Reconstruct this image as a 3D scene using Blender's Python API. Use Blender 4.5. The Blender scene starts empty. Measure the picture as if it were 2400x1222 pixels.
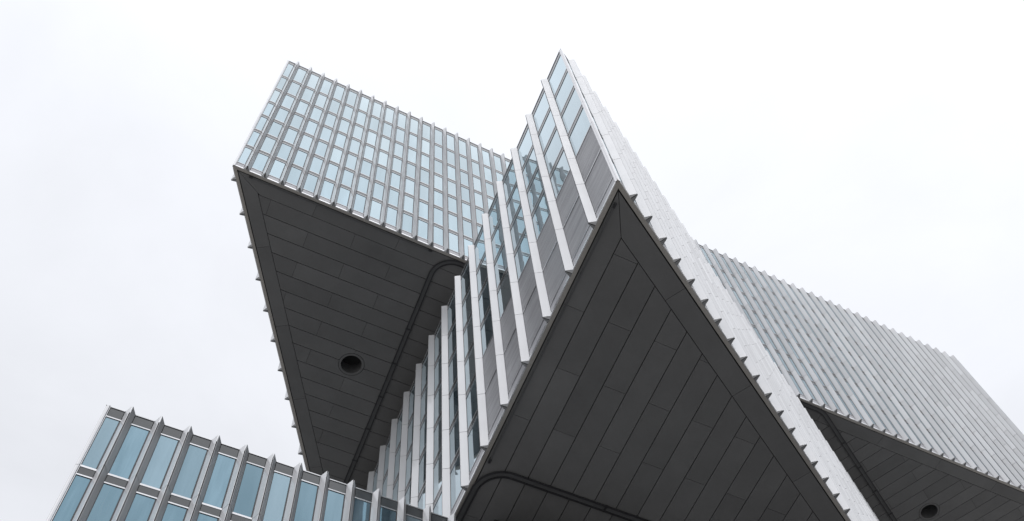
import bpy, bmesh, math, random
from mathutils import Vector, Matrix
random.seed(7)
C = bpy.context.scene.collection

# ------------------------------------------------------------------ camera
S = 1.15                      # metres per facade module
EYE = 1.6
right = Vector((0.8825750854, -0.4573644898, -0.1089905599))
up    = Vector((-0.3739934728, -0.8233976201, 0.4267847719))
fwd   = Vector((0.2849387671, 0.3359078485, 0.8977615587))
cam_data = bpy.data.cameras.new('camera')
cam = bpy.data.objects.new('camera', cam_data); C.objects.link(cam)
cam_data.sensor_fit = 'HORIZONTAL'; cam_data.sensor_width = 36.0
cam_data.lens = 2409.0325 / 2400 * 36
cam_data.shift_x = (1200 - 1321.70) / 2400
cam_data.clip_start = 0.1; cam_data.clip_end = 6000
M = Matrix((( right.x, up.x, -fwd.x, 0), (right.y, up.y, -fwd.y, 0), (right.z, up.z, -fwd.z, EYE), (0, 0, 0, 1)))
cam.matrix_world = M
bpy.context.scene.camera = cam

# ------------------------------------------------------------------ light
SUN_EL = math.radians(38); SUN_H = Vector((-0.15, -0.985, 0)).normalized()
sun_dir = Vector((SUN_H.x*math.cos(SUN_EL), SUN_H.y*math.cos(SUN_EL), math.sin(SUN_EL)))
sd = bpy.data.lights.new('sun', 'SUN'); sd.energy = 0.6; sd.angle = math.radians(90); sd.color = (1.0, 0.97, 0.93)
sun = bpy.data.objects.new('sun', sd); C.objects.link(sun)
sun.location = (40, -40, 120); sun.rotation_euler = sun_dir.to_track_quat('Z', 'Y').to_euler()

world = bpy.data.worlds.new('World'); bpy.context.scene.world = world; world.use_nodes = True
nt = world.node_tree; N = nt.nodes; L = nt.links
for n in list(N): N.remove(n)
def wn(t, **k):
    n = N.new(t)
    for a, b in k.items(): setattr(n, a, b)
    return n
def wmath(op, a, b=None, clamp=False):
    n = wn('ShaderNodeMath', operation=op, use_clamp=clamp)
    for i, v in enumerate((a, b)):
        if v is None: continue
        if isinstance(v, (int, float)): n.inputs[i].default_value = v
        else: L.new(v, n.inputs[i])
    return n.outputs[0]
out = wn('ShaderNodeOutputWorld'); bg = wn('ShaderNodeBackground'); bg.inputs[1].default_value = 0.1
sky = wn('ShaderNodeTexSky', sky_type='NISHITA', sun_disc=False)
sky.sun_elevation = SUN_EL; sky.sun_rotation = math.atan2(SUN_H.x, SUN_H.y)
tc = wn('ShaderNodeTexCoord')
vn = wn('ShaderNodeVectorMath', operation='NORMALIZE'); L.new(tc.outputs['Generated'], vn.inputs[0])
dt = wn('ShaderNodeVectorMath', operation='DOT_PRODUCT'); L.new(vn.outputs[0], dt.inputs[0]); dt.inputs[1].default_value = sun_dir
glow = wmath('POWER', wmath('MULTIPLY', wmath('ADD', dt.outputs['Value'], 1.0), 0.5), 3.0)
mp = wn('ShaderNodeMapping'); mp.inputs['Scale'].default_value = (1.0, 1.0, 2.2); mp.inputs['Location'].default_value = (0.3, 1.7, 0.4)
L.new(vn.outputs[0], mp.inputs[0])
nz = wn('ShaderNodeTexNoise'); nz.inputs['Scale'].default_value = 1.7; nz.inputs['Detail'].default_value = 8; nz.inputs['Roughness'].default_value = 0.55; nz.inputs['Distortion'].default_value = 0.4
L.new(mp.outputs[0], nz.inputs['Vector'])
cl = wmath('ADD', wmath('MULTIPLY', wmath('SUBTRACT', nz.outputs['Fac'], 0.5), 4.6), 8.75)
cl = wmath('ADD', cl, wmath('MULTIPLY', glow, 6.5))
cc = wn('ShaderNodeMix', data_type='RGBA', blend_type='MULTIPLY'); cc.inputs[0].default_value = 1.0
cc.inputs[6].default_value = (0.965, 0.985, 1.04, 1)
comb = wn('ShaderNodeCombineXYZ')
for i in range(3): L.new(cl, comb.inputs[i])
L.new(comb.outputs[0], cc.inputs[7])
mx = wn('ShaderNodeMix', data_type='RGBA'); mx.inputs[0].default_value = 0.93
L.new(sky.outputs[0], mx.inputs[6]); L.new(cc.outputs[2], mx.inputs[7])
L.new(mx.outputs[2], bg.inputs[0]); L.new(bg.outputs[0], out.inputs[0])

vs = bpy.context.scene.view_settings
vs.view_transform = 'Standard'; vs.look = 'None'; vs.gamma = 1; vs.exposure = 0; vs.use_curve_mapping = False

# ------------------------------------------------------------------ materials
def mat(name):
    m = bpy.data.materials.new(name); m.use_nodes = True
    t = m.node_tree; b = t.nodes['Principled BSDF']
    return m, t, b
def node(t, typ, **k):
    n = t.nodes.new(typ)
    for a, b in k.items(): setattr(n, a, b)
    return n
def noise(t, vec, scale, detail=3, rough=0.5, stretch=None):
    if stretch:
        mpn = node(t, 'ShaderNodeMapping'); mpn.inputs['Scale'].default_value = stretch
        t.links.new(vec, mpn.inputs[0]); vec = mpn.outputs[0]
    n = node(t, 'ShaderNodeTexNoise'); n.inputs['Scale'].default_value = scale
    n.inputs['Detail'].default_value = detail; n.inputs['Roughness'].default_value = rough
    t.links.new(vec, n.inputs['Vector']); return n.outputs['Fac']
def ramp(t, fac, lo, hi, a=0.3, b=0.7):
    r = node(t, 'ShaderNodeValToRGB')
    r.color_ramp.elements[0].position = a; r.color_ramp.elements[1].position = b
    r.color_ramp.elements[0].color = (*lo, 1) if isinstance(lo, tuple) else (lo, lo, lo, 1)
    r.color_ramp.elements[1].color = (*hi, 1) if isinstance(hi, tuple) else (hi, hi, hi, 1)
    t.links.new(fac, r.inputs[0]); return r.outputs[0]
def objpos(t, spread=40):
    g = node(t, 'ShaderNodeNewGeometry'); oi = node(t, 'ShaderNodeObjectInfo')
    s = node(t, 'ShaderNodeMath', operation='MULTIPLY'); s.inputs[1].default_value = spread
    t.links.new(oi.outputs['Random'], s.inputs[0])
    v = node(t, 'ShaderNodeVectorMath', operation='ADD')
    t.links.new(g.outputs['Position'], v.inputs[0]); t.links.new(s.outputs[0], v.inputs[1])
    return v.outputs[0], oi.outputs['Random'], g
def multiply(t, a, b):
    m = node(t, 'ShaderNodeMix', data_type='RGBA', blend_type='MULTIPLY'); m.inputs[0].default_value = 1
    t.links.new(a, m.inputs[6]); t.links.new(b, m.inputs[7]); return m.outputs[2]
def bump(t, h, bsdf, strength, dist):
    n = node(t, 'ShaderNodeBump'); n.inputs['Strength'].default_value = strength; n.inputs['Distance'].default_value = dist
    t.links.new(h, n.inputs['Height']); t.links.new(n.outputs[0], bsdf.inputs['Normal']); return n

def aluminium(name, lo, hi, rough, metallic=0.85, coat=0.0, tone_lo=0.84):
    m, t, b = mat(name)
    v, rnd, g = objpos(t)
    tone = ramp(t, g.outputs['Random Per Island'], tone_lo, 1.0, 0, 1)
    dirt = ramp(t, noise(t, v, 0.5, 2, 0.5, (1, 1, 0.15)), lo, hi, 0.25, 0.75)
    t.links.new(multiply(t, dirt, tone), b.inputs['Base Color'])
    b.inputs['Metallic'].default_value = metallic
    t.links.new(ramp(t, noise(t, v, 0.8, 2, 0.5), rough*0.8, rough*1.2), b.inputs['Roughness'])
    bump(t, noise(t, v, 0.4, 1, 0.4), b, 0.06, 0.02)
    b.inputs['Coat Weight'].default_value = coat; b.inputs['Coat IOR'].default_value = 2.0; b.inputs['Coat Roughness'].default_value = 0.06
    return m
MAT = {}
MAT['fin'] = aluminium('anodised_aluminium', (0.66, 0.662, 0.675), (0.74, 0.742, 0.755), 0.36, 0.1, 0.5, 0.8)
MAT['fin_dark'] = aluminium('darker_fin_aluminium', (0.25, 0.254, 0.262), (0.30, 0.304, 0.312), 0.42, 0.2, 0.12)  # darker tone on one half of every fin
MAT['frame'] = aluminium('aluminium_frame', (0.5, 0.5, 0.51), (0.57, 0.57, 0.58), 0.2)
MAT['under'] = aluminium('bronze_grey_trim', (0.43, 0.405, 0.375), (0.5, 0.475, 0.445), 0.4, 0.4)

def flat(name, lo, hi, rough, spec=0.5, scale=1.2, rnd_amt=0.1, metallic=0.0, grain=0.0):
    m, t, b = mat(name)
    v, rnd, g = objpos(t)
    col = multiply(t, ramp(t, noise(t, v, scale, 6, 0.65), lo, hi, 0.25, 0.75), ramp(t, rnd, 1-rnd_amt, 1.0, 0, 1))
    t.links.new(col, b.inputs['Base Color'])
    b.inputs['Roughness'].default_value = rough; b.inputs['Metallic'].default_value = metallic
    b.inputs['Specular IOR Level'].default_value = spec
    if grain: bump(t, noise(t, v, 55, 2, 0.6), b, grain, 0.004)
    return m
MAT['bright'] = aluminium('bright_edge_profile', (0.82, 0.82, 0.83), (0.88, 0.88, 0.89), 0.22, 0.9)
MAT['spandrel'] = flat('dark_glossy_spandrel_panel', (0.04, 0.045, 0.048), (0.055, 0.06, 0.064), 0.12, 0.55)
MAT['sill'] = flat('pale_grey_panel', (0.33, 0.33, 0.35), (0.4, 0.4, 0.42), 0.3, 0.6)
MAT['soffit'] = flat('charcoal_soffit_panel', (0.142, 0.141, 0.142), (0.192, 0.191, 0.192), 0.5, 0.4, 0.28, 0.12, 0, 0.25)
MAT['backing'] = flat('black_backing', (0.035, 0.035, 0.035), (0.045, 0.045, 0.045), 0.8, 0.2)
MAT['track'] = flat('dark_track_metal', (0.09, 0.091, 0.094), (0.11, 0.111, 0.115), 0.45, 0.5)
MAT['rail'] = flat('black_rail', (0.025, 0.025, 0.028), (0.035, 0.035, 0.038), 0.4, 0.5)
MAT['core'] = flat('core_wall', (0.12, 0.12, 0.125), (0.15, 0.15, 0.155), 0.6, 0.4)
MAT['roof'] = flat('roof_membrane', (0.3, 0.3, 0.3), (0.36, 0.36, 0.36), 0.9, 0.2)
MAT['paving'] = flat('stone_paving', (0.28, 0.275, 0.26), (0.36, 0.35, 0.335), 0.85, 0.3, 0.08)

def louvre():
    m, t, b = mat('grey_louvre_panel')
    v, rnd, g = objpos(t)
    sep = node(t, 'ShaderNodeSeparateXYZ'); t.links.new(g.outputs['Position'], sep.inputs[0])
    streak = noise(t, v, 1.0, 4, 0.75, (0.3, 0.3, 7.0))
    blot = noise(t, v, 0.6, 3, 0.5)
    col = multiply(t, ramp(t, streak, (0.17, 0.17, 0.182), (0.34, 0.34, 0.352), 0.32, 0.68), ramp(t, blot, 0.88, 1.0))
    t.links.new(col, b.inputs['Base Color'])
    s = node(t, 'ShaderNodeMath', operation='MULTIPLY'); s.inputs[1].default_value = 2*math.pi/0.075
    t.links.new(sep.outputs[2], s.inputs[0])
    w = node(t, 'ShaderNodeMath', operation='SINE'); t.links.new(s.outputs[0], w.inputs[0])
    bump(t, w.outputs[0], b, 0.35, 0.008)
    b.inputs['Metallic'].default_value = 0.35; b.inputs['Roughness'].default_value = 0.38
    return m
MAT['louvre'] = louvre()

def glass():
    m, t, b = mat('coated_blue_glass')
    v, rnd, g = objpos(t, 60)
    o = t.nodes['Material Output']
    inside = ramp(t, noise(t, v, 0.7, 3, 0.6, (2.2, 2.2, 0.25)), (0.03, 0.05, 0.065), (0.16, 0.22, 0.26), 0.38, 0.72)
    wnz = node(t, 'ShaderNodeTexWhiteNoise', noise_dimensions='1D'); t.links.new(rnd, wnz.inputs['W'])
    blind = ramp(t, wnz.outputs['Value'], 0.0, 0.6, 0.62, 0.95)          # some rooms have pale curtains drawn
    mb = node(t, 'ShaderNodeMix', data_type='RGBA'); t.links.new(blind, mb.inputs[0])
    t.links.new(multiply(t, inside, ramp(t, rnd, 0.35, 1.0, 0, 1)), mb.inputs[6]); mb.inputs[7].default_value = (0.30, 0.32, 0.33, 1)
    t.links.new(mb.outputs[2], b.inputs['Base Color'])
    b.inputs['Roughness'].default_value = 0.6; b.inputs['Specular IOR Level'].default_value = 0.0
    gl = node(t, 'ShaderNodeBsdfGlossy'); gl.inputs['Roughness'].default_value = 0.015
    lw = node(t, 'ShaderNodeLayerWeight'); lw.inputs['Blend'].default_value = 0.5
    tint = ramp(t, lw.outputs['Facing'], (0.53, 0.83, 1.0), (0.83, 0.95, 1.0), 0.36, 0.72)
    t.links.new(multiply(t, tint, ramp(t, rnd, 0.9, 1.0, 0, 1)), gl.inputs['Color'])
    bn = node(t, 'ShaderNodeBump'); bn.inputs['Strength'].default_value = 0.16; bn.inputs['Distance'].default_value = 0.02
    t.links.new(noise(t, v, 0.55, 1, 0.4), bn.inputs['Height'])
    t.links.new(bn.outputs[0], gl.inputs['Normal'])
    r = node(t, 'ShaderNodeValToRGB'); el = r.color_ramp.elements
    el[0].position = 0.0; el[0].color = (0.15, 0.15, 0.15, 1); el[1].position = 1.0; el[1].color = (1, 1, 1, 1)
    for p, c in ((0.38, 0.205), (0.62, 0.43), (0.7, 0.45), (0.8, 0.76)):
        e = el.new(p); e.color = (c, c, c, 1)
    t.links.new(lw.outputs['Facing'], r.inputs[0])
    mix = node(t, 'ShaderNodeMixShader')
    t.links.new(r.outputs[0], mix.inputs[0]); t.links.new(b.outputs[0], mix.inputs[1]); t.links.new(gl.outputs[0], mix.inputs[2])
    t.links.new(mix.outputs[0], o.inputs['Surface'])
    return m
MAT['glass'] = glass()

# ------------------------------------------------------------------ helpers
BASE = Vector((30 * S, 40 * S, 0))           # foot of the building
def loc(x, y, z): return Vector((x * S, y * S, z * S + EYE)) - BASE

def mesh_from(verts, faces, name, m):
    me = bpy.data.meshes.new(name); me.from_pydata([tuple(v) for v in verts], [], faces)
    bm = bmesh.new(); bm.from_mesh(me); bmesh.ops.recalc_face_normals(bm, faces=bm.faces); bm.to_mesh(me); bm.free()
    me.materials.append(MAT[m])
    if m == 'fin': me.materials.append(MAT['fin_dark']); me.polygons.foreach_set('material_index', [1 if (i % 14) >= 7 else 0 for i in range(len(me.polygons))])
    return me
def link(name, me, parent, matrix=None, **props):
    o = bpy.data.objects.new(name, me); C.objects.link(o)
    o.parent = parent
    if matrix is not None: o.matrix_local = matrix
    for k, v in props.items(): o[k] = v
    return o
class Geo:                                     # collects closed solids into one mesh
    def __init__(s): s.v = []; s.f = []
    def prism(s, poly, z0, z1):                # poly: list of (x, y), module units
        n = len(poly); b = len(s.v)
        s.v += [loc(x, y, z0) for x, y in poly] + [loc(x, y, z1) for x, y in poly]
        s.f += [tuple(b + i for i in range(n)), tuple(b + n + i for i in reversed(range(n)))]
        s.f += [(b + i, b + (i+1) % n, b + n + (i+1) % n, b + n + i) for i in range(n)]
    def add(s, verts, faces):
        b = len(s.v); s.v += verts; s.f += [tuple(b + i for i in f) for f in faces]
    def build(s, name, m, parent, **props): return link(name, mesh_from(s.v, s.f, name, m), parent, **props)

def clip(poly, p, n):                          # keep the side where (q-p).n >= 0
    res = []
    for i in range(len(poly)):
        a = poly[i]; b = poly[(i+1) % len(poly)]
        da = (a[0]-p[0])*n[0] + (a[1]-p[1])*n[1]; db = (b[0]-p[0])*n[0] + (b[1]-p[1])*n[1]
        if da >= 0: res.append(a)
        if (da >= 0) != (db >= 0):
            k = da / (da - db); res.append((a[0] + (b[0]-a[0])*k, a[1] + (b[1]-a[1])*k))
    return res
def area(p): return 0.5 * abs(sum(p[i][0]*p[(i+1) % len(p)][1] - p[(i+1) % len(p)][0]*p[i][1] for i in range(len(p))))
def unit(a): return (math.cos(a), math.sin(a))
def tri_inset(tri, ds):                        # offset each edge of a counter-clockwise polygon inwards
    n = len(tri); lines = []
    for i in range(n):
        a, b = tri[i], tri[(i+1) % n]; l = math.hypot(b[0]-a[0], b[1]-a[1])
        u = ((b[0]-a[0])/l, (b[1]-a[1])/l); nn = (-u[1], u[0])
        d = ds[i] if isinstance(ds, (list, tuple)) else ds
        lines.append(((a[0]+nn[0]*d, a[1]+nn[1]*d), u))
    res = []
    for i in range(n):
        (p, u), (q, v) = lines[i-1], lines[i]
        den = u[0]*v[1] - u[1]*v[0]; k = ((q[0]-p[0])*v[1] - (q[1]-p[1])*v[0]) / den
        res.append((p[0]+u[0]*k, p[1]+u[1]*k))
    return res

# ------------------------------------------------------------------ ground
gm = bpy.data.meshes.new('ground'); gm.from_pydata([(-3000, -3000, 0), (3000, -3000, 0), (3000, 3000, 0), (-3000, 3000, 0)], [], [(0, 1, 2, 3)])
gm.materials.append(MAT['paving'])
ground = bpy.data.objects.new('ground', gm); C.objects.link(ground)
ground['kind'] = 'structure'; ground['label'] = 'pale stone paving spread around the foot of the tower'

# ------------------------------------------------------------------ the building
tower = bpy.data.objects.new('tower_building', None); C.objects.link(tower); tower.location = BASE
tower['label'] = 'angular grey tower of three stacked triangular blocks clad in silver fins'
tower['category'] = 'building'

MU = 1.04
A_SIDE = math.radians(57.63)                   # upper and lower block: left side
A_L, A_R = math.radians(86.655), math.radians(29.556)   # projecting block: left and right side
TA, TE = (-1.93, 22.84), (62.63, 22.84)
TC = (TA[0] + 66.4*math.cos(A_SIDE), TA[1] + 66.4*math.sin(A_SIDE))
TRI_T = [TA, TE, TC]
MP = (10.485*MU, 8.585*MU)
ML_END = (MP[0] + 64.5*math.cos(A_L), MP[1] + 64.5*math.sin(A_L))
MR_END = (MP[0] + 64.5*math.cos(A_R), MP[1] + 64.5*math.sin(A_R))
TRI_M = [MP, MR_END, ML_END]
ZT = [77.32, 73.40, 70.15, 67.12, 64.17, 61.23, 58.28, 54.627]
ZM = [z*MU for z in (50.48, 47.19, 44.33, 41.44, 38.60, 35.75, 32.177)]
ZB = [30.891, 27.58] + [27.58 - 2.95*k for k in range(1, 5)]
FIN_NEAR, FIN_FAR, FIN_D = 0.15, 0.19, 0.285      # half widths left and right of the ridge, seen from outside
BAR = 0.055

def core_block(name, tri, z0, z1, label):
    g = Geo(); g.prism(tri_inset(tri, 0.16), z0, z1)
    o = g.build(name, 'core', tower, label=label); o.data.materials.append(MAT['roof'])
    for p in o.data.polygons:
        if p.normal.z > 0.9: p.material_index = 1
    return o
upper = core_block('crown_block', TRI_T, ZT[-1] + 0.17, ZT[0] - 0.25, 'highest block, its long fin-striped front and dark underside left and right of the sharp corner')
middle = core_block('projecting_block', TRI_M, ZM[-1] + 0.17, ZM[0] - 0.25, 'sharp-cornered block jutting out towards the viewer below the highest block')
lower = core_block('plinth_block', TRI_T, -EYE/S, ZB[0] - 0.2, 'lowest block with large blue windows at the bottom left')

MESHES = {}
def cached(key, make):
    if key not in MESHES: MESHES[key] = make()
    return MESHES[key]

class Facade:
    """A flat side of a block: s runs along it from corner p, o points outwards, z is height (module units)."""
    def __init__(f, p, ang, sg, block): f.p, f.a, f.sg, f.block = p, ang, sg, block; f.u = unit(ang); f.n = (-f.u[1]*sg, f.u[0]*sg); f.hw = (FIN_NEAR, FIN_FAR) if sg < 0 else (FIN_FAR, FIN_NEAR)
    def pt(f, s, o, z): return loc(f.p[0] + f.u[0]*s + f.n[0]*o, f.p[1] + f.u[1]*s + f.n[1]*o, z)
    def matrix(f, s, o, z): return Matrix.Translation(f.pt(s, o, z)) @ Matrix.Rotation(f.a, 4, 'Z')
    def box_mesh(f, w, d, h, m, name):          # w along, d outwards, h up, origin at the lower left back
        def make():
            y = d * f.sg * S
            v = [(x, yy, z) for z in (0, h*S) for yy in (0, y) for x in (0, w*S)]
            return mesh_from(v, [(0,1,3,2), (4,5,7,6), (0,1,5,4), (2,3,7,6), (0,2,6,4), (1,3,7,5)], name, m)
        return cached((name, m, round(w, 3), round(d, 3), round(h, 3), f.sg), make)
    def box(f, name, m, s0, s1, o0, o1, z0, z1, stuff=None):
        if stuff is not None:
            v = [f.pt(s, o, z) for z in (z0, z1) for o in (o0, o1) for s in (s0, s1)]
            stuff.setdefault((name, m), Geo()).add(v, [(0,1,3,2), (4,5,7,6), (0,1,5,4), (2,3,7,6), (0,2,6,4), (1,3,7,5)])
        else:
            link(name, f.box_mesh(s1-s0, o1-o0, z1-z0, m, name), f.block, f.matrix(s0, o0, z0))
    def fin(f, s, z0, z1, stuff=None, dd=FIN_D):
        """one storey of a fin: two folded halves that meet at a fine open ridge"""
        g = 0.017
        h0, h1 = f.hw
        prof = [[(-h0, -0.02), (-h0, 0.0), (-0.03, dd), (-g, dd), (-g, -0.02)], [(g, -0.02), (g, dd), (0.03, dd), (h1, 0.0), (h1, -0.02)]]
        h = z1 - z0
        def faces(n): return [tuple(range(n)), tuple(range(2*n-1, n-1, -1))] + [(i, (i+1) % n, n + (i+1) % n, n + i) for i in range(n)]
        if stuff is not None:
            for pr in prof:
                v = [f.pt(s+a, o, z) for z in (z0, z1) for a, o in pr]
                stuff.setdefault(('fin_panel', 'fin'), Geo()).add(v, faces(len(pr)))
        else:
            def make():
                V, F = [], []
                for pr in prof:
                    b = len(V); V += [(a*S, o*f.sg*S, z) for z in (0, h*S) for a, o in pr]
                    F += [tuple(b+i for i in q) for q in faces(len(pr))]
                return mesh_from(V, F, 'fin_panel', 'fin')
            link('fin_panel', cached(('fin', round(h, 3), dd, f.sg), make), f.block, f.matrix(s, 0, z0))

def build_side(F, fins, Z, s_start, s_end, individual, louvres=(), louvre_rows=(), closed_bottom=True, posts=(True, True)):
    """fins: positions along the side; Z: storey lines from the top down; individual(i, row) -> is that piece an object of its own"""
    stuff = {}
    rows = len(Z) - 1
    J = 0.013
    for i, s in enumerate(fins):
        for r in range(rows):
            zt = Z[r] - (J if r else 0); zb = Z[r+1] + (J if r < rows-1 else 0)
            F.fin(s, zb, zt, None if individual(i, r) else stuff)
    edges = []
    left = s_start + 0.15
    for i, s in enumerate(list(fins) + [s_end + F.hw[0] - 0.15]):
        edges.append((i, left, s - F.hw[0])); left = s + F.hw[1]
    for i, a, b in edges:
        if b - a < 0.1: continue
        frame = Geo()
        gasket = Geo()
        def bar(s0, s1, o0, o1, z0, z1, g=None):
            v = [F.pt(s, o, z) for z in (z0, z1) for o in (o0, o1) for s in (s0, s1)]
            (g or frame).add(v, [(0,1,3,2), (4,5,7,6), (0,1,5,4), (2,3,7,6), (0,2,6,4), (1,3,7,5)])
        ind_any = individual(i, 0)
        for r in range(rows):
            st = None if individual(i, r) else stuff
            top, bot = Z[r], Z[r+1]
            last = closed_bottom and r == rows - 1
            wb = bot + 0.66 if last else bot + BAR
            band = 0.52 if r == 0 else 0.36
            e = 0.004
            bar(a+e, b-e, -0.1, 0.02 if r == 0 else 0.006, top - (0.05 if r == 0 else 0.0) - (0.0 if r == 0 else 0.028), top + (0.0 if r == 0 else BAR))
            if r in louvre_rows and i in louvres:
                F.box('louvre_panel', 'louvre', a+0.02, b-0.02, -0.14, -0.015, wb + (BAR if last else 0) + 0.012, top - 0.04, st)
                if last: bar(a+e, b-e, -0.1, 0.006, wb, wb + BAR)
            else:
                F.box('spandrel_panel', 'spandrel', a+0.02, b-0.02, -0.14, -0.006, top - band, top - 0.04, st)
                bar(a+e, b-e, -0.1, 0.006, top - band - 0.012 - BAR, top - band - 0.012)
                zt = top - band - 0.012 - BAR
                zb = wb + (BAR if last else 0)
                F.box('window_pane', 'glass', a+0.026, b-0.046, -0.14, -0.02, zb + 0.012, zt - 0.012, st)
                for q in ((a+e, a+0.022), (b-0.042, b-e)): bar(*q, -0.1, -0.016, zb, zt, gasket)
                if last: bar(a+e, b-e, -0.1, 0.006, wb, wb + BAR)
            if last:
                F.box('sill_panel', 'sill', a+0.02, b-0.02, -0.14, -0.015, bot + 0.105, wb - 0.012, st)
                F.box('edge_profile', 'bright', a+e, b-e, -0.1, 0.035, bot + 0.004, bot + 0.10, stuff)
        stuff.setdefault(('window_frame', 'frame'), Geo()).add(frame.v, frame.f)
        if gasket.v: stuff.setdefault(('window_gasket', 'rail'), Geo()).add(gasket.v, gasket.f)
    for on, s0, s1 in ((posts[0], s_start + 0.02, s_start + 0.15), (posts[1], s_end - 0.15, s_end - 0.02)):
        if not on: continue
        g = Geo()
        for r in range(rows):
            v = [F.pt(s, o, z) for z in (Z[r+1] + 0.008, Z[r] - (0.008 if r else 0)) for o in (-0.12, 0.01) for s in (s0, s1)]
            g.add(v, [(0,1,3,2), (4,5,7,6), (0,1,5,4), (2,3,7,6), (0,2,6,4), (1,3,7,5)])
        g.build('corner_post', 'frame', F.block)
    for (name, m), g in stuff.items():
        g.build(name, m, F.block, kind='stuff')

# upper block: front (64 fins), left side seen edge-on
FT = Facade(TA, 0.0, -1, upper)
k0 = 0.75
build_side(FT, [k0 + k for k in range(64)], ZT, 0.0, 64.56, lambda i, r: i < 19)
FTL = Facade(TA, A_SIDE, 1, upper)
build_side(FTL, [0.86 + 2.057*k for k in range(16)], ZT, 0.0, 33.0, lambda i, r: False, posts=(True, False))
# projecting block
FML = Facade(MP, A_L, 1, middle)
build_side(FML, [1.826*MU + 1.971*MU*k for k in range(16)], ZM, 0.0, 34.0, lambda i, r: i < 14, louvres=range(6), louvre_rows=(4, 5), posts=(True, False))
FMR = Facade(MP, A_R, -1, middle)
build_side(FMR, [0.853*MU + MU*k for k in range(40)], ZM, 0.0, 42.4, lambda i, r: i < 7, posts=(True, False))
# lowest block
FB = Facade(TA, 0.0, -1, lower)
build_side(FB, [0.80 + k for k in range(26)], ZB, 0.0, 26.6, lambda i, r: i < 14 and r < 3, closed_bottom=False, posts=(True, False))
FBL = Facade(TA, A_SIDE, 1, lower)
build_side(FBL, [0.86 + 2.057*k for k in range(8)], ZB, 0.0, 17.0, lambda i, r: False, closed_bottom=False, posts=(True, False))

# ------------------------------------------------------------------ soffits
def soffit_piece(poly, z, block, name='soffit_panel', m='soffit', th=0.06):
    g = Geo(); g.prism(poly, z, z + th); return g.build(name, m, block)

def strips(region, p, ang, width, ends, cross_ang, length, phase, z, block, gap=0.036, cgap=0.016, offs=None, holes=()):
    """running-bond panels: strips parallel to ang, stacked along its left normal, cut by joints along cross_ang"""
    u = unit(ang); n = (-u[1], u[0]); c = unit(cross_ang)
    cn = c[0]*n[0] + c[1]*n[1]
    lo = min((q[0]-p[0])*n[0] + (q[1]-p[1])*n[1] for q in region); hi = max((q[0]-p[0])*n[0] + (q[1]-p[1])*n[1] for q in region)
    j = math.floor(lo / width) - 1
    made = []
    while j * width < hi:
        o0, o1 = j*width + gap/2, (j+1)*width - gap/2
        k = -30
        while k < 30:
            s0 = phase[j % 2] + k*length + cgap/2; s1 = s0 + length - cgap
            quad = []
            for s, o in ((s0, o0), (s1, o0), (s1, o1), (s0, o1)):
                b = o / cn
                quad.append((p[0] + u[0]*s + c[0]*b, p[1] + u[1]*s + c[1]*b))
            poly = quad
            for i in range(len(region)):
                a, b2 = region[i], region[(i+1) % len(region)]
                l = math.hypot(b2[0]-a[0], b2[1]-a[1]); poly = clip(poly, a, (-(b2[1]-a[1])/l, (b2[0]-a[0])/l))
                if len(poly) < 3: break
            if len(poly) >= 3 and area(poly) > 0.03:
                made.append(soffit_piece(poly, z, block))
            k += 1
        j += 1
    return made

TRIM, BORD = 0.16, 1.07
def edge_pieces(tri, i, z, block, s_from, s_to, joints, bord, end_cut0, end_cut1):
    """metal edge trim and border panels along side i of a counter-clockwise triangle"""
    n = len(tri); a, b = tri[i], tri[(i+1) % n]; l = math.hypot(b[0]-a[0], b[1]-a[1]); u = ((b[0]-a[0])/l, (b[1]-a[1])/l); nn = (-u[1], u[0])
    t0 = tri_inset(tri, 0.003); t1 = tri_inset(tri, TRIM); t2 = tri_inset(tri, TRIM + 0.055); t3 = tri_inset(tri, bord - 0.014)
    def seg(outer, inner):
        return [outer[i], outer[(i+1) % n], inner[(i+1) % n], inner[i]]
    def cut(poly, s0, s1):
        p0 = (a[0]+u[0]*s0, a[1]+u[1]*s0); p1 = (a[0]+u[0]*s1, a[1]+u[1]*s1)
        return clip(clip(poly, p0, u), p1, (-u[0], -u[1]))
    g = Geo(); g.prism(cut(seg(t0, t1), s_from, s_to), z - 0.004, z + 0.12); g.build('edge_trim', 'under', block)
    js = [s_from] + [j for j in sorted(joints) if s_from < j < s_to] + [s_to]
    for s0, s1 in zip(js, js[1:]):
        poly = cut(seg(t2, t3), s0 + 0.008, s1 - 0.008)
        for (cx_, cy_), q in ((tri[i], tri[i-1]), (tri[(i+1) % n], tri[(i+2) % n])):   # mitred corners, a fine gap each
            o_ = tri[(i+1) % n] if (cx_, cy_) == tri[i] else tri[i]
            v1 = Vector((o_[0]-cx_, o_[1]-cy_)).normalized(); v2 = Vector((q[0]-cx_, q[1]-cy_)).normalized()
            dv = (v1 - v2).normalized()
            if len(poly) >= 3: poly = clip(poly, (cx_ + dv.x*0.009, cy_ + dv.y*0.009), (dv.x, dv.y))
        if len(poly) >= 3 and area(poly) > 0.02: soffit_piece(poly, z, block)


zt, zm = ZT[-1], ZM[-1]
LT = math.hypot(TC[0]-TA[0], TC[1]-TA[1])
edge_pieces(TRI_T, 0, zt, upper, 0.0, 64.56, [9.97 - 5.0, 9.97, 14.97] + [34.97 + 5*k for k in range(6)], BORD, True, True)
edge_pieces(TRI_T, 1, zt, upper, 0.0, 36.0, [5.1*k for k in range(1, 7)], 0.98, True, True)
edge_pieces(TRI_T, 2, zt, upper, LT - 36.0, LT, [LT - (5.07 + 5.16*k) for k in range(7)], 0.98, True, True)
LM = 64.5
edge_pieces(TRI_M, 0, zm, middle, 0.0, 42.0, [(4.96 + 5.09*k)*MU for k in range(8)], 1.045*MU, True, True)

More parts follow.
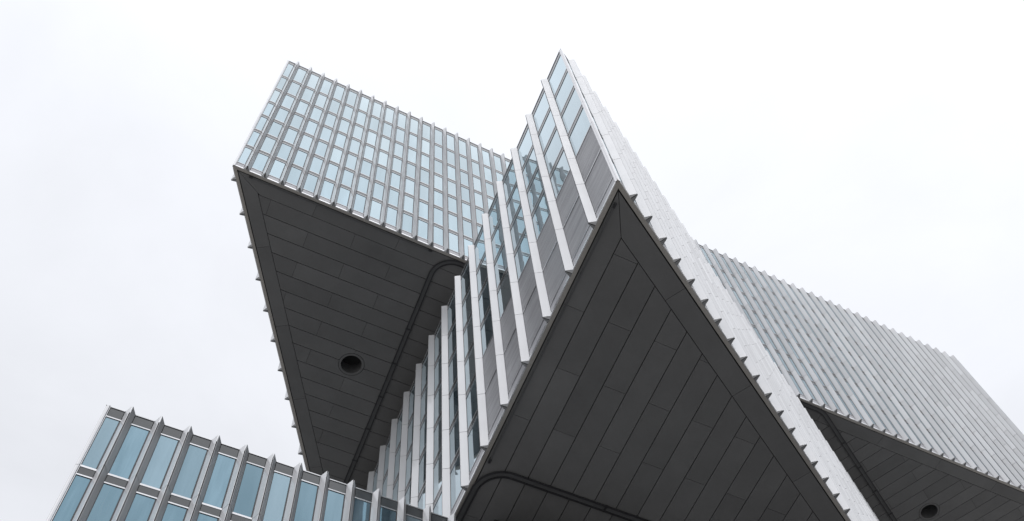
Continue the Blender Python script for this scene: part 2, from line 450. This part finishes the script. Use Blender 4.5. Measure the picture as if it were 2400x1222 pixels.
# a line along the projecting block's walls, moved outwards, limits what is built of the upper soffit
uL, uR = unit(A_L), unit(A_R); nL, nR = (-uL[1], uL[0]), (uR[1], -uR[0])
inT = tri_inset(TRI_T, [BORD + 0.014, 0.996, 0.996])
regL = clip(inT, (MP[0] - nL[0]*1.2, MP[1] - nL[1]*1.2), nL)
regL = clip(regL, (0, 50.0), (0, -1))
pan_l = strips(regL, (3.15, 23.885), 0.0, 1.0125, None, math.radians(86.4), 5.0, (2.5, 0.0), zt, upper)
regR = clip(inT, (MP[0] - nR[0]*1.2, MP[1] - nR[1]*1.2), nR)
regR = clip(regR, (34.0, 23.0), (1, 0))
pan_r = strips(regR, (42.484 - 1.0*0, 23.88), math.radians(116.6), 1.015, None, math.radians(29.556), 5.0, (1.2, 3.7), zt, upper)

# projecting block: strips run parallel to its left side, joints parallel to the upper front
t2 = tri_inset(TRI_M, [1.045*MU + 0.02, 0.5, TRIM + 0.055])
regM = clip(t2, (0, 28.0), (0, -1))
oL = 1.046*MU                                   # first seam
def m_strips():
    width = 0.973*MU; gap = 0.036; cg = 0.016; length = 4.91*MU
    nin = (uL[1], -uL[0])                       # inward normal of the left side
    for j in range(0, 26):
        o0 = (TRIM + 0.055 if j == 0 else oL + width*(j-1) + gap/2); o1 = oL + width*j - gap/2
        ph = (13.56 if j % 2 == 0 else 16.0)*MU - length*2
        for k in range(6):
            y0 = ph + k*length + cg/2; y1 = y0 + length - cg
            quad = []
            for o, y in ((o0, y0), (o1, y0), (o1, y1), (o0, y1)):
                q = (MP[0] + nin[0]*o, MP[1] + nin[1]*o); s = (y - q[1]) / uL[1]
                quad.append((q[0] + uL[0]*s, y))
            poly = quad
            region = tri_inset(TRI_M, [1.045*MU + 0.014 if j else TRIM + 0.055, 0.5, TRIM + 0.03])
            if j == 0:                          # strip beside the left trim meets the right border in a mitre
                mid = unit((A_L + A_R)/2); poly = clip(poly, (MP[0]-mid[1]*0.012, MP[1]+mid[0]*0.012), (-mid[1], mid[0]))
            for i in range(3):
                a, b2 = region[i], region[(i+1) % 3]; l = math.hypot(b2[0]-a[0], b2[1]-a[1])
                poly = clip(poly, a, (-(b2[1]-a[1])/l, (b2[0]-a[0])/l))
                if len(poly) < 3: break
            if len(poly) >= 3: poly = clip(poly, (0, 30.0), (0, -1))
            if len(poly) >= 3 and area(poly) > 0.03: soffit_piece(poly, zm, middle)
m_strips()
g = Geo(); e0 = tri_inset(TRI_M, 0.003); e1 = tri_inset(TRI_M, TRIM)
g.prism([e0[2], e0[0], e1[0], e1[2]], zm - 0.004, zm + 0.12); g.build('edge_trim', 'under', middle)

# backing above the panel gaps (part of the block, closes the underside)
backs = []
for tri, z, blk in ((TRI_T, zt, upper), (TRI_M, zm, middle)):
    g = Geo(); g.prism(tri_inset(tri, 0.02), z + 0.075, z + 0.16); backs.append(g.build('soffit_backing', 'backing', blk))

# round recesses in the upper underside
def round_recess(x, y, z, r, block, panels, back):
    seg = 48
    cut = Geo(); ring = [(x + r*1.0*math.cos(2*math.pi*i/seg), y + r*1.0*math.sin(2*math.pi*i/seg)) for i in range(seg)]
    cut.prism(ring, z - 0.5, z + 0.165 + 0.5)
    cm = mesh_from(cut.v, cut.f, 'cutter', 'backing'); co = bpy.data.objects.new('cutter', cm); C.objects.link(co); co.parent = block
    bpy.context.view_layer.update()
    for o in panels + [back]:
        xs = [v.co.x for v in o.data.vertices]; ys = [v.co.y for v in o.data.vertices]; c = loc(x, y, z)
        if not (min(xs) < c.x + r*S and max(xs) > c.x - r*S and min(ys) < c.y + r*S and max(ys) > c.y - r*S): continue
        md = o.modifiers.new('b', 'BOOLEAN'); md.operation = 'DIFFERENCE'; md.object = co; md.solver = 'EXACT'
        dg = bpy.context.evaluated_depsgraph_get(); me = bpy.data.meshes.new_from_object(o.evaluated_get(dg)); o.modifiers.clear(); o.data = me
    bpy.data.objects.remove(co)
    # rim ring and a deep tube, the shade inside painted as a black floor
    V, F = [], []
    prof = [(r*0.965, 0.1), (r*0.965, -0.006), (r*0.80, -0.006), (r*0.78, 0.02), (r*0.78, 0.95), (0.0, 0.95)]
    for i in range(seg):
        a = 2*math.pi*i/seg
        for rr, h in prof[:-1]: V.append(loc(x + rr*math.cos(a), y + rr*math.sin(a), z + h))
    m_ = len(prof) - 1
    for i in range(seg):
        for j in range(m_ - 1): F.append((i*m_ + j, ((i+1) % seg)*m_ + j, ((i+1) % seg)*m_ + j + 1, i*m_ + j + 1))
    F.append(tuple(i*m_ + m_ - 1 for i in range(seg)))
    me = mesh_from(V, F, 'round_recess', 'soffit'); 
    me.materials.append(MAT['backing'])
    for p in me.polygons:
        if max(me.vertices[i].co.z for i in p.vertices) > loc(0, 0, z + 0.2).z and abs(p.normal.z) > 0.5: p.material_index = 1
    link('round_recess', me, block)
round_recess(8.734, 32.0, zt, 0.79, upper, pan_l, backs[0])
round_recess(49.94, 27.104, zt, 0.77, upper, pan_r, backs[0])
# the core over the recesses starts higher up, so nothing of it stands in the tubes
for v in upper.data.vertices:
    if v.co.z < loc(0, 0, zt + 1).z: v.co.z = loc(0, 0, zt + 1.7).z

# ------------------------------------------------------------------ tracks, rails, brackets
def sweep(path, offs, z0, z1, name, m, block):
    """a bar following a plan path, between two sideways offsets"""
    g = Geo(); V, F = [], []
    n = len(path)
    for i in range(n):
        a = path[max(i-1, 0)]; b = path[min(i+1, n-1)]; l = math.hypot(b[0]-a[0], b[1]-a[1]); nn = (-(b[1]-a[1])/l, (b[0]-a[0])/l)
        for o in offs:
            for z in (z0, z1): V.append(loc(path[i][0] + nn[0]*o, path[i][1] + nn[1]*o, z))
    for i in range(n-1):
        b = i*4; c = b + 4
        F += [(b, c, c+1, b+1), (b+2, b+3, c+3, c+2), (b, b+2, c+2, c), (b+1, c+1, c+3, b+3)]
    F += [(0, 1, 3, 2), ((n-1)*4, (n-1)*4+2, (n-1)*4+3, (n-1)*4+1)]
    g.add(V, F); return g.build(name, m, block)
def fillet(a, b, c, r, k=14):
    """corner at b rounded with radius r"""
    u = Vector((a[0]-b[0], a[1]-b[1])).normalized(); v = Vector((c[0]-b[0], c[1]-b[1])).normalized()
    ang = u.angle(v); t = r / math.tan(ang/2); bis = (u + v).normalized(); ce = Vector(b) + bis * (r / math.sin(ang/2))
    p = Vector(b) + u*t; q = Vector(b) + v*t
    a0 = math.atan2(p.y-ce.y, p.x-ce.x); a1 = math.atan2(q.y-ce.y, q.x-ce.x)
    da = (a1 - a0 + math.pi) % (2*math.pi) - math.pi
    return [(ce.x + r*math.cos(a0 + da*i/k), ce.y + r*math.sin(a0 + da*i/k)) for i in range(k+1)]
def track(a, b, c, r, z, block, hw=0.125):
    path = [a] + fillet(a, b, c, r) + [c]
    t = sweep(path, (-hw, hw), z - 0.05, z - 0.002, 'cleaning_track', 'track', block)
    for s in (-1, 1):
        sweep(path, (s*hw - 0.032, s*hw + 0.032), z - 0.10, z - 0.051, 'track_rail', 'rail', block)
    for p, q in ((path[0], path[1]), (path[-2], path[-1])):       # hangers along the straight runs
        l = math.hypot(q[0]-p[0], q[1]-p[1]); u = ((q[0]-p[0])/l, (q[1]-p[1])/l)
        for i in range(1, int(l/2.52)):
            a_ = (p[0]+u[0]*2.52*i, p[1]+u[1]*2.52*i)
            sweep([a_, (a_[0]+u[0]*0.09, a_[1]+u[1]*0.09)], (-hw - 0.06, hw + 0.06), z - 0.075, z - 0.052, 'track_hanger', 'rail', block)
x0 = 10.69; sl = math.cos(A_L)/math.sin(A_L)*1.27
track((x0 + sl*(46-25.86), 46.0), (x0 + sl*(23.16-25.86), 23.16), (20.0, 23.14), 1.25, zt, upper)
dR = (3.48, 1.96)
track((42.83 + dR[0]*3.2, 25.81 + dR[1]*3.2), (42.83 - dR[0]*1.375, 25.81 - dR[1]*1.375), (30.0, 23.13), 1.6, zt, upper)
# under the projecting block: along the front of the lowest block, then along the left side
yb = 20.98*MU; xb = 11.585*MU
track((30.0, yb), (xb - 0.1, yb), (xb + 0.16, yb + 8.0), 1.15, zm, middle, 0.125)
# thin cable rails with end clamps
def rail(a, b, z, block):
    l = math.hypot(b[0]-a[0], b[1]-a[1]); u = ((b[0]-a[0])/l, (b[1]-a[1])/l)
    sweep([a, b], (-0.028, 0.028), z - 0.11, z - 0.06, 'cable_rail', 'track', block)
    k = int(l // 2.6)
    for i in range(k + 1):
        s = l*i/max(k, 1); p = (a[0]+u[0]*s, a[1]+u[1]*s); q = (p[0]+u[0]*0.05, p[1]+u[1]*0.05)
        sweep([p, q], (-0.03, 0.03), z - 0.06, z - 0.003, 'rail_bracket', 'rail', block)
    for p in (a, b):
        q = (p[0] + u[0]*0.2*(1 if p is a else -1), p[1] + u[1]*0.2*(1 if p is a else -1))
        sweep([p, q], (-0.04, 0.04), z - 0.12, z - 0.003, 'rail_clamp', 'rail', block)
rail((-0.9, 23.09), (10.0, 23.09), zt, upper)
rail((10.82*MU, 9.35*MU), (11.50*MU, 20.75*MU), zm, middle)

# recessed necks between the blocks
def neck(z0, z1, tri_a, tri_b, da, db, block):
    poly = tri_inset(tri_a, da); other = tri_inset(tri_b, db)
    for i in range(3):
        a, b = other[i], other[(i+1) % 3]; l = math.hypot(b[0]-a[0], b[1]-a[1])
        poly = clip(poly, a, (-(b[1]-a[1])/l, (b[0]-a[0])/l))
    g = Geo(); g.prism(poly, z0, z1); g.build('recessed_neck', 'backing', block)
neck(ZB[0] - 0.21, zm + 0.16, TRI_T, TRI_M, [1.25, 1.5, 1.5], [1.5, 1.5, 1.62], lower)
neck(ZM[0] - 0.26, zt + 0.16, TRI_T, TRI_M, [2.0, 2.0, 2.0], [2.0, 2.0, 2.0], middle)  # unseen neck under the crown block, added to block light in the gap

# roof copings: a thin dark cap along the top of each block
for tri, z, blk in ((TRI_T, ZT[0], upper), (TRI_M, ZM[0], middle), (TRI_T, ZB[0], lower)):
    g = Geo(); a = tri_inset(tri, -0.004); b = tri_inset(tri, 0.4)
    for i in range(3): g.prism([a[i], a[(i+1) % 3], b[(i+1) % 3], b[i]], z - 0.010, z + 0.014)
    g.build('roof_coping', 'rail', blk)
